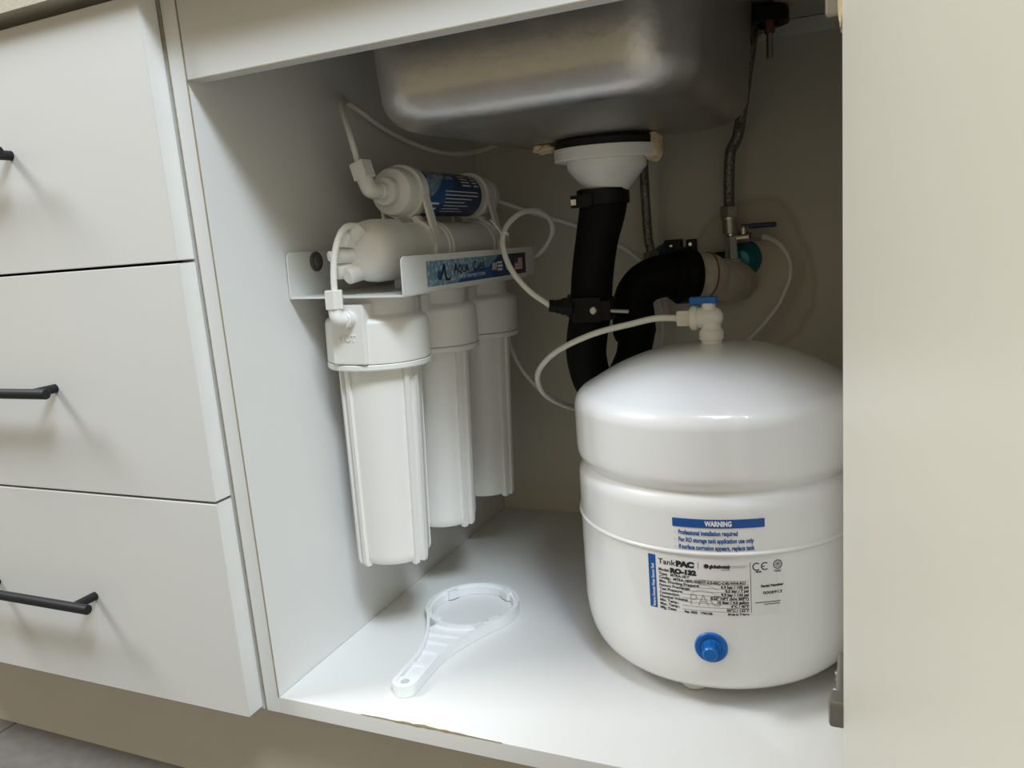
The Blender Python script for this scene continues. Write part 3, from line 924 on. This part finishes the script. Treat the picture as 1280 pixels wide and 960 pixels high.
lab(*stroke([(1.65*u, 0.16*u), (1.85*u, 0.22*u), (2.0*u, 0.34*u)], [0.02*u, 0.10*u, 0.02*u]), 6, 0.00055)
vs, fs = text2d('A', 0.0150, 0.0003, 1.0); lab([(x+LW*0.225, y+LH*0.42) for x, y in vs], fs, 6, 0.00055)
vs, fs = text2d('QUA', 0.0118, 0.0003, 1.0); lab([(x+LW*0.225+0.0100, y+LH*0.42) for x, y in vs], fs, 6, 0.00055)
vs, fs = text2d('C', 0.0150, 0.0003, 1.0); lab([(x+LW*0.405, y+LH*0.42) for x, y in vs], fs, 6, 0.00055)
vs, fs = text2d('ARE', 0.0118, 0.0003, 1.0); lab([(x+LW*0.405+0.0105, y+LH*0.42) for x, y in vs], fs, 6, 0.00055)
vs, fs = text2d('WATER TREATMENT SYSTEMS', 0.0052, 0.0, 0.95); lab([(x+LW*0.27, y+LH*0.17) for x, y in vs], fs, 4, 0.00055)
for i in range(3):
    lab(*stroke([(LW*0.605+i*0.0045, LH*0.34), (LW*0.615+i*0.0045, LH*0.66)], [0.0028, 0.0028]), 4, 0.00055)
for i, (a, b2) in enumerate(((0.66, 0.715), (0.66, 0.72), (0.66, 0.715))):
    lab(*rect2d(LW*a, LH*(0.28+0.16*i), LW*b2, LH*(0.38+0.16*i)), 4, 0.00055)
lab(*ring2d(LW*0.775, LH*0.48, 0.0048, 0.0060, 24), 4, 0.00055)
fpart(k, 'bracket_label', ['water', 'label_navy', 'label_dark', 'print_red', 'print_white', 'label_blue', 'print_black'], br, 'blue brand sticker with bubbles, lettering and a flag', fix=False)

# three filter housings
def sump_mesh(cx, cy):
    k = MB()
    pr = [(0.0, 0.1010), (0.0300, 0.1010), (0.0360, 0.1030), (0.0385, 0.1075), (0.0390, 0.1130), (0.0425, 0.3180), (0.0425, 0.3205), (0.0, 0.3205)]
    T = Matrix.Translation((cx, cy, 0))
    k.lathe(pr, 64, T, cap=False)
    for g in range(4):
        for d in (-12, 6):
            a = math.radians((-10, 65, 170, 245)[g]+d)
            r0, r1_ = 0.0370, 0.0410
            wv = 0.0027
            vs = []
            for (rb, z) in ((0.0345, 0.1000), (0.0408, 0.1000), (0.0424, 0.1045), (0.0460, 0.3195), (0.0400, 0.3195)):
                for sgn in (-1, 1):
                    vs.append((rb, sgn*wv, z))
            fs = [[0, 1, 3, 2], [2, 3, 5, 4], [4, 5, 7, 6], [6, 7, 9, 8], [0, 2, 4, 6, 8], [1, 9, 7, 5, 3]]
            k.add(vs, fs, 0, T @ Matrix.Rotation(a, 4, 'Z'))
    return k
for n_, cy in enumerate((0.1560, 0.2740, 0.3960)):
    cx = 0.0660
    T = Matrix.Translation((cx, cy, 0))
    k = MB().lathe([(0.0, 0.3262), (0.0545, 0.3262), (0.0552, 0.3275), (0.0548, 0.3660), (0.0535, 0.3700), (0.0500, 0.3722), (0.0430, 0.3740), (0.0415, 0.3760), (0.0405, 0.3942), (0.0, 0.3942)], 64, T, cap=False)
    # port blocks front and rear
    for sg in (-1, 1):
        yb = cy+sg*0.0560
        k.box((cx-0.0205, min(yb, cy+sg*0.030), 0.3262), (cx+0.0205, max(yb, cy+sg*0.030), 0.3880), 0.0025)
    k.box((cx-0.0555, cy-0.006, 0.3270), (cx-0.044, cy+0.006, 0.3700), 0.002)
    hd = fpart(k, 'filter_housing', 'white_plastic', ang=40)
    k = MB().lathe([(0.0, 0.3188), (0.0540, 0.3188), (0.0556, 0.3205), (0.0556, 0.3245), (0.0545, 0.3256), (0.0535, 0.3256), (0.0, 0.3256)], 64, T, cap=False)
    fpart(k, 'collar_ring', 'white_plastic', hd)
    k = MB().lathe([(0.0, 0.3255), (0.0541, 0.3255), (0.0541, 0.3263), (0.0, 0.3263)], 48, T, cap=False)
    fpart(k, 'seal_line', 'gasket', hd, 'thin dark seal line')
    fpart(sump_mesh(cx, cy), 'sump', 'white_plastic', hd, ang=40)
    if n_ == 0:
        fy = cy-0.0560
        vs, fs = text3d('OUT', 0.0095, 0.0011)
        k = MB().add([(cx+x, fy-z, 0.3505+y) for x, y, z in vs], fs)
        k.prism(circle_pts(0, 0, 0.0024, 14), 0, 0.0011, Matrix.Translation((cx, fy, 0.3635)) @ Matrix.Rotation(PI/2, 4, 'X'))
        fpart(k, 'embossed_lettering', 'white_plastic', hd, 'embossed outlet mark')
        k = MB().cyl((cx+0.004, fy+0.002, 0.3735), (cx+0.004, fy-0.010, 0.3735), 0.0085, 24, 0.0012)
        k.tube([(cx+0.004, fy-0.006, 0.3735), (cx, fy-0.013, 0.3750), (cx-0.002, fy-0.013, 0.3810), (cx-0.002, fy-0.013, 0.3880)], 0.0072, 16, 5)
        fpart(k, 'elbow', 'white_plastic', hd)
        k = MB().cyl((cx-0.0025, fy-0.013, 0.3845), (cx-0.0025, fy-0.013, 0.4035), 0.0096, 6, 0.0008)
        fpart(k, 'tube_nut', 'tube', hd, 'translucent white tube nut')

# membrane housing (lies along y) and inline filter above it
MX, MZ = 0.0770, 0.4395
def ylathe(prof, x, z, seg=48):
    """profile of (r, y)"""
    return [(r, y) for r, y in prof], Matrix(((1, 0, 0, x), (0, 0, 1, 0), (0, -1, 0, z), (0, 0, 0, 1)))
pr, mt = ylathe([(0.0, 0.1750), (0.0285, 0.1750), (0.0285, 0.2560), (0.0305, 0.2570), (0.0305, 0.2610), (0.0290, 0.2620), (0.0290, 0.2650), (0.0305, 0.2660), (0.0305, 0.2700), (0.0285, 0.2710), (0.0285, 0.3780),
                 (0.0300, 0.3790), (0.0300, 0.3840), (0.0285, 0.3850), (0.0285, 0.4250), (0.0255, 0.4370), (0.0160, 0.4420), (0.0, 0.4420)], MX, MZ)
mh = fpart(MB().lathe(pr, 56, mt, cap=False), 'membrane_housing', 'white_plastic')
pr, mt = ylathe([(0.0, 0.1190), (0.0180, 0.1190), (0.0240, 0.1215), (0.0290, 0.1280), (0.0315, 0.1370), (0.0325, 0.1480), (0.0325, 0.1760), (0.0300, 0.1790), (0.0, 0.1790)], MX, MZ)
k = MB().lathe(pr, 56, mt, cap=False)
fpart(k, 'end_cap', 'white_plastic', mh)
k = MB()
k.cyl((MX-0.010, 0.124, MZ+0.012), (MX-0.012, 0.106, MZ+0.014), 0.0100, 6, 0.001)
k.tube([(MX-0.010, 0.126, MZ+0.0145), (MX-0.002, 0.116, MZ+0.0185), (MX+0.002, 0.119, MZ+0.0235)], 0.0075, 14, 5)
k.cyl((MX-0.012, 0.124, MZ-0.003), (MX-0.022, 0.107, MZ-0.003), 0.0080, 18, 0.001)
k.cyl((MX-0.022, 0.107, MZ-0.003), (MX-0.026, 0.101, MZ-0.0035), 0.0055, 18, 0.001)
k.cyl((MX-0.012, 0.128, MZ-0.017), (MX-0.026, 0.112, MZ-0.019), 0.0085, 18, 0.001)
k.cyl((MX-0.006, 0.132, MZ-0.020), (MX-0.012, 0.110, MZ-0.024), 0.0085, 18, 0.002)
fpart(k, 'end_fittings', 'white_plastic', mh)
k = MB()
k.cyl((MX+0.004, 0.438, MZ-0.004), (MX+0.010, 0.453, MZ-0.004), 0.0085, 6, 0.001)
fpart(k, 'rear_fitting', 'white_plastic', mh)
# two cradles standing on the bracket
for yy in (0.215, 0.385):
    k = MB().box((MX-0.020, yy-0.006, ZB+0.0014), (MX+0.020, yy+0.006, MZ-0.0262), 0.002)
    fpart(k, 'cradle', 'white_plastic', wf)

IX, IZ = 0.0670, 0.5015
pr, mt = ylathe([(0.0, 0.1870), (0.0145, 0.1870), (0.0152, 0.1885), (0.0152, 0.1960), (0.0175, 0.1980), (0.0245, 0.2010), (0.0262, 0.2050), (0.0268, 0.2130), (0.0262, 0.2180), (0.0255, 0.2190), (0.0255, 0.4180), (0.0265, 0.4190), (0.0265, 0.4300),
                 (0.0240, 0.4340), (0.0155, 0.4370), (0.0150, 0.4450), (0.0, 0.4450)], IX, IZ)
il = fpart(MB().lathe(pr, 56, mt, cap=False), 'inline_filter', 'white_plastic')
k = MB()
k.cyl((IX, 0.191, IZ), (IX-0.001, 0.178, IZ), 0.0092, 24, 0.001)
k.tube([(IX-0.001, 0.182, IZ), (IX-0.004, 0.168, IZ+0.001), (IX-0.007, 0.166, IZ+0.008), (IX-0.0115, 0.1665, IZ+0.020)], 0.0086, 16, 6)
fpart(k, 'elbow', 'white_plastic', il)
k = MB().box((-0.0088, -0.0088, 0.0), (0.0088, 0.0088, 0.0190), 0.0015, mtx=frame((IX-0.0085, 0.1665, IZ+0.0125), (-0.32, 0.02, 1)))
fpart(k, 'tube_nut', 'white_plastic', il)
k = MB().cyl((IX, 0.444, IZ), (IX+0.004, 0.458, IZ-0.004), 0.0080, 6, 0.001)
fpart(k, 'rear_fitting', 'white_plastic', il)
# wrapped label on the inline filter: (y along the filter, arc measured downward from the top)
k = MB()
RL = 0.0255
def ilab(vs, fs, mi, lvl):
    out = []
    for y, s in vs:
        a = math.radians(86)-s/RL
        r = RL+lvl
        out.append((IX+r*math.cos(a), y, IZ+r*math.sin(a)))
    k.add(out, fs, mi)
def igrid(poly_rows, mi, lvl, n=24):
    """poly_rows(s) -> (y0, y1) for arc positions s"""
    vs, fs = [], []
    S0, S1 = 0.0, RL*math.radians(178)
    for i in range(n+1):
        s = S0+(S1-S0)*i/n
        a, c_ = poly_rows(s/(S1-S0))
        vs += [(a, s), (c_, s)]
    for i in range(n): fs.append([2*i, 2*i+1, 2*i+3, 2*i+2])
    ilab(vs, fs, mi, lvl)
A0, A1 = 0.2370, 0.3770
igrid(lambda t: (A0, A1), 2, 0.0002)
igrid(lambda t: (A0, max(A0+0.001, A0+0.098-0.16*t)), 0, 0.00035)
igrid(lambda t: (max(A0+0.0, A0+0.078-0.12*t), max(A0+0.001, A0+0.104-0.10*t)), 1, 0.0005)
def itext(s, y, arc, size, mi, bold=0.0):
    vs, fs = text2d(s, size, bold)
    ilab([(y+a, arc-b_) for a, b_ in vs], fs, mi, 0.0008)
itext('A', A0+0.006, 0.0225, 0.0150, 5, 0.0005)
itext('AQUA CARE', A0+0.026, 0.0215, 0.0085, 3)
for i in range(3): ilab(*rect2d(A0+0.006, 0.050+0.0065*i, A0+0.030-0.002*i, 0.0525+0.0065*i), 3, 0.0008)
for i in range(7): ilab(*rect2d(A0+0.042, 0.036+0.0042*i, A0+0.042+(0.085 if i < 2 else 0.045+0.006*((i*7) % 5)), 0.0371+0.0042*i), 3, 0.0008)
for i in range(4):
    ilab(*rect2d(A0+0.090, 0.0140+0.0045*i, A0+0.112, 0.0160+0.0045*i), 3, 0.0008)
    ilab(*rect2d(A0+0.120, 0.0140+0.0045*i, A0+0.133, 0.0160+0.0045*i), 3, 0.0008)
fpart(k, 'filter_label', ['water', 'label_blue', 'label_navy', 'print_white', 'print_red', 'print_black'], il, 'blue wrapped product label', fix=False)

# double clips joining both tubes
def clip(y):
    k = MB()
    XZ = Matrix(((1, 0, 0, 0), (0, 0, 1, y-0.0065), (0, 1, 0, 0), (0, 0, 0, 1)))
    A = (IX, IZ); Bc = (MX, MZ)
    for c_, r0 in ((A, 0.0256), (Bc, 0.0287)):
        k.ring_prism(circle_pts(*c_, r0+0.0042, 48), circle_pts(*c_, r0, 48), 0, 0.013, XZ)
    ra, rb = 0.0298, 0.0329
    for s in (-1, 1):
        p0 = (A[0]+s*ra*0.985, A[1]-0.004); p1 = (Bc[0]+s*rb*0.985, Bc[1]+0.004)
        # straight strap on either side, and the web that leaves a three-cornered window
        k.prism([(p0[0]-s*0.0036, p0[1]), (p0[0], p0[1]), (p1[0], p1[1]), (p1[0]-s*0.0036, p1[1])], 0, 0.013, XZ)
    for s in (-1, 1):        # webs close the gap and leave a small three-cornered window
        xm = (IX+MX)/2
        k.prism([(xm+s*0.004, IZ-0.0285), (xm+s*0.0130, IZ-0.0262), (xm+s*0.0165, (IZ+MZ)/2-0.001), (xm+s*0.0125, MZ+0.0305), (xm+s*0.004, MZ+0.0325)][::s], 0.0005, 0.0125, XZ)
    k.box((-0.009, y-0.0065, (IZ+MZ)/2-0.0045), (0.009, y+0.0065, (IZ+MZ)/2+0.0045), mtx=Matrix.Translation(((IX+MX)/2, 0, -0.001)))
    return k
for y in (0.2270, 0.3960):
    fpart(clip(y), 'double_clip', 'white_plastic', wf)

# ================================================================ WHITE TUBES
def tube(name, label, pts, r=0.0033, mat_='tube'):
    o = MB().tube(pts, r, 12, 10).build(name, mat_)
    return tag(o, label, 'tube')
tube('water_tube', 'white tube looping up from the elbow of the inline filter behind the sink',
     [(0.0560, 0.1668, 0.5290), (0.0480, 0.1690, 0.5600), (0.0300, 0.1880, 0.5880), (0.0190, 0.2100, 0.5985), (0.0150, 0.2350, 0.5960), (0.0160, 0.2850, 0.5790), (0.0200, 0.3350, 0.5655),
      (0.0300, 0.3800, 0.5555), (0.0420, 0.4250, 0.5520), (0.0600, 0.4750, 0.5590), (0.1000, 0.5200, 0.5800), (0.1500, 0.5350, 0.6050)])
tube('water_tube', 'long white tube running from the back of the inline filter to behind the trap',
     [(0.0765, 0.4520, 0.4905), (0.0900, 0.4600, 0.4830), (0.1195, 0.4750, 0.4690), (0.1760, 0.5050, 0.4450), (0.2250, 0.5300, 0.4150), (0.2440, 0.5380, 0.4000), (0.2680, 0.5400, 0.3740), (0.2790, 0.5450, 0.3300), (0.2820, 0.5450, 0.2940), (0.2770, 0.5400, 0.2600), (0.2600, 0.5300, 0.2000)])
tube('drain_tube', 'white tube looping from the black saddle clamp over the end of the blue sticker',
     [(0.2110, 0.2940, 0.3571), (0.1905, 0.2800, 0.3780), (0.1707, 0.2800, 0.4037), (0.1590, 0.2900, 0.4313), (0.1575, 0.3100, 0.4519), (0.1646, 0.3400, 0.4656), (0.1710, 0.3800, 0.4667), (0.1750, 0.4100, 0.4529), (0.1650, 0.4320, 0.4330), (0.1330, 0.4560, 0.4100), (0.1000, 0.4640, 0.4140), (0.0870, 0.4560, 0.4240)])
tube('tank_tube', 'white tube curling from the tank valve down behind the tank',
     [(TX-0.030, TY, VZ), (0.3500, 0.2290, VZ+0.0005), (0.3250, 0.2310, 0.3420), (0.2772, 0.2400, 0.3304), (0.2271, 0.2600, 0.3086), (0.1958, 0.2800, 0.2820), (0.1857, 0.3100, 0.2535), (0.1877, 0.3500, 0.2304), (0.1990, 0.4000, 0.2090),
      (0.2250, 0.4350, 0.2000), (0.2230, 0.4600, 0.1960), (0.1881, 0.4450, 0.1990), (0.1563, 0.4450, 0.2070), (0.1242, 0.4500, 0.2260), (0.0957, 0.4550, 0.2560), (0.0824, 0.4560, 0.2894), (0.0780, 0.4600, 0.3300), (0.0750, 0.4620, 0.3520)])
tube('jumper_tube', 'short white tube bending from the front filter cap up to the membrane housing',
     [(0.0655, 0.0862, 0.3950), (0.0660, 0.0868, 0.4130), (0.0675, 0.0900, 0.4340), (0.0715, 0.0960, 0.4530), (0.0750, 0.1060, 0.4625), (0.0790, 0.1180, 0.4625)])
tube('feed_tube', 'white tube curving from the branch tap on the back wall down behind the tank',
     [(0.4190, 0.5272, 0.4118), (0.4270, 0.5320, 0.4100), (0.4400, 0.5400, 0.4010), (0.4515, 0.5440, 0.3821), (0.4530, 0.5450, 0.3581), (0.4399, 0.5400, 0.3245), (0.4196, 0.5350, 0.2970), (0.3899, 0.5200, 0.2675), (0.3500, 0.5000, 0.2300)])
# cable tie round the drain tube
k = MB().lathe([(0.0036, -0.0013), (0.0046, -0.0013), (0.0046, 0.0013), (0.0036, 0.0013)], 20, frame((0.1583, 0.300, 0.4420), (-0.03, 0.35, 0.9)), cap=False)
k.box((0.1535, 0.2960, 0.4400), (0.1570, 0.2995, 0.4450), 0.0006)
k.tube([(0.1550, 0.2980, 0.4430), (0.1500, 0.2960, 0.4520), (0.1420, 0.2970, 0.4600)], 0.0007, 6, 4)
tag(k.build('cable_tie', 'tube'), 'small white cable tie with a loose tail on the looped tube', 'cable tie')

# ================================================================ HOUSING WRENCH
def wrench():
    k = MB()
    cx, cy, ro, ri, h = 0.1140, 0.2170, 0.0560, 0.0490, 0.0125
    n = 72
    # ring with a low inner flange
    k.ring_prism(circle_pts(cx, cy, ro, n), circle_pts(cx, cy, ro-0.0035, n), 0, h)
    k.ring_prism(circle_pts(cx, cy, ro-0.003, n), circle_pts(cx, cy, ri, n), 0, h*0.72)
    for i in range(4):
        a = math.radians(45+90*i+12)
        mt = Matrix.Translation((cx, cy, 0)) @ Matrix.Rotation(a, 4, 'Z')
        k.box((ri-0.0045, -0.007, 0.001), (ro-0.002, 0.007, h-0.001), 0.001, mtx=mt)
    # handle outline: flares from the round end into the ring
    ex, ey = 0.1225, 0.0470
    ax_ = Vector((cx-ex, cy-ey)); L = ax_.length; ax_.normalize(); nx = Vector((ax_.y, -ax_.x))
    def pt(s, w_): 
        p = Vector((ex, ey))+ax_*s+nx*w_
        return (p.x, p.y)
    th = math.radians(62)
    s1, w1 = L-(ro-0.0012)*math.cos(th), (ro-0.0012)*math.sin(th)
    s0, w0 = 0.040, 0.0128
    def half(s):
        """handle half width: straight, then a curve that runs into the ring along its tangent"""
        if s <= s0: return w0
        lo, hi = 0.0, 1.0
        T0, T1 = ((s1-s0)*1.1, 0.0), (math.sin(th)*0.085, math.cos(th)*0.085)
        def H(t):
            a, b_, c_, d_ = 2*t**3-3*t*t+1, t**3-2*t*t+t, -2*t**3+3*t*t, t**3-t*t
            return a*s0+b_*T0[0]+c_*s1+d_*T1[0], a*w0+b_*T0[1]+c_*w1+d_*T1[1]
        for _ in range(30):
            m_ = (lo+hi)/2
            if H(m_)[0] < s: lo = m_
            else: hi = m_
        return H(lo)[1]
    smax = s1
    N_ = 40
    def outline(d):
        right = [pt(smax*i/N_, half(smax*i/N_)-d) for i in range(N_+1)]
        left = [pt(smax*i/N_, -(half(smax*i/N_)-d)) for i in range(N_+1)][::-1]
        capn = 12
        end = []
        for i in range(1, capn):
            a = PI*i/capn
            r = half(0)-d
            p = Vector((ex, ey))-ax_*(r*math.sin(a))-nx*(r*math.cos(a))
            end.append((p.x, p.y))
        return right, left, end
    # border wall (left side, end, right side) as one strip
    ro_, lo_, eo_ = outline(0.0)
    rn_, ln_, en_ = outline(0.0040)
    out = lo_+eo_+ro_
    inn = ln_+en_+rn_
    keep = [i for i, p in enumerate(out) if (Vector(p)-Vector((cx, cy))).length > ro-0.0030]
    out = [out[i] for i in keep]; inn = [inn[i] for i in keep]
    m_ = len(out)
    hb = h-0.0004
    vs = [(x, y, 0) for x, y in out]+[(x, y, hb) for x, y in out]+[(x, y, 0) for x, y in inn]+[(x, y, hb) for x, y in inn]
    fs = [[0, m_, 3*m_, 2*m_], [m_-1, 3*m_-1, 4*m_-1, 2*m_-1][::-1]]
    for i in range(m_-1):
        j = i+1
        fs += [[i, j, m_+j, m_+i], [m_+i, m_+j, 3*m_+j, 3*m_+i], [3*m_+i, 3*m_+j, 2*m_+j, 2*m_+i], [2*m_+i, 2*m_+j, j, i]]
    k.add(vs, fs)
    # recessed web, with a hole at the end
    hole_c = Vector((ex, ey))
    web_s = [i for i in range(2, N_) if L-smax*i/N_ > ro+0.002]
    rows_ = []
    for i in web_s:
        s = smax*i/N_
        w_ = half(s)-0.003
        rows_.append((pt(s, -w_), pt(s, w_)))
    for zt in (0.0075,):
        vs, fs = [], []
        for a, b2 in rows_:
            vs += [(a[0], a[1], 0.001), (b2[0], b2[1], 0.001), (a[0], a[1], zt), (b2[0], b2[1], zt)]
        for i in range(len(rows_)-1):
            fs += [[4*i, 4*i+1, 4*i+5, 4*i+4], [4*i+2, 4*i+6, 4*i+7, 4*i+3]]
        fs += [[0, 2, 3, 1], [4*(len(rows_)-1)+t_ for t_ in (0, 1, 3, 2)]]
        k.add(vs, fs)
    # filler between the last web row and the ring
    s = smax*web_s[-1]/N_
    w_ = half(s)-0.003
    a, b2 = pt(s, -w_), pt(s, w_)
    arc = []
    a0 = math.atan2(a[1]-cy, a[0]-cx); a1 = math.atan2(b2[1]-cy, b2[0]-cx)
    for i in range(13):
        t = a0+(a1-a0)*i/12
        arc.append((cx+(ro-0.003)*math.cos(t), cy+(ro-0.003)*math.sin(t)))
    vs, fs = [], []
    for i in range(13):
        t = i/12
        p = (a[0]+(b2[0]-a[0])*t, a[1]+(b2[1]-a[1])*t)
        vs += [(p[0], p[1], 0.0075), (arc[i][0], arc[i][1], 0.0075), (p[0], p[1], 0.001), (arc[i][0], arc[i][1], 0.001)]
    for i in range(12):
        fs += [[4*i, 4*i+4, 4*i+5, 4*i+1], [4*i+2, 4*i+3, 4*i+7, 4*i+6]]
    k.add(vs, fs)
    # end pad with the hole
    k.ring_prism(circle_pts(ex, ey, 0.0110, 32), circle_pts(ex, ey, 0.0045, 32), 0, h*0.85)
    # cross ribs
    for s, hh in ((0.036, 0.0035), (0.062, 0.0035), (0.082, 0.0035), (0.098, 0.0035)):
        w_ = half(s)-0.002
        p, q = pt(s, -w_), pt(s, w_)
        d_ = (Vector(q)-Vector(p)).normalized()
        mt = Matrix.Translation((p[0], p[1], 0)) @ Matrix.Rotation(math.atan2(d_.y, d_.x), 4, 'Z')
        k.box((0, -0.0016, 0.001), ((Vector(q)-Vector(p)).length, 0.0016, h-0.003), 0.0006, mtx=mt)
    return k
tag(wrench().build('housing_wrench', 'wrench', ang=40, loc=(0, 0, 0.0004)), 'white plastic ring wrench for filter housings lying on the cupboard floor', 'wrench')
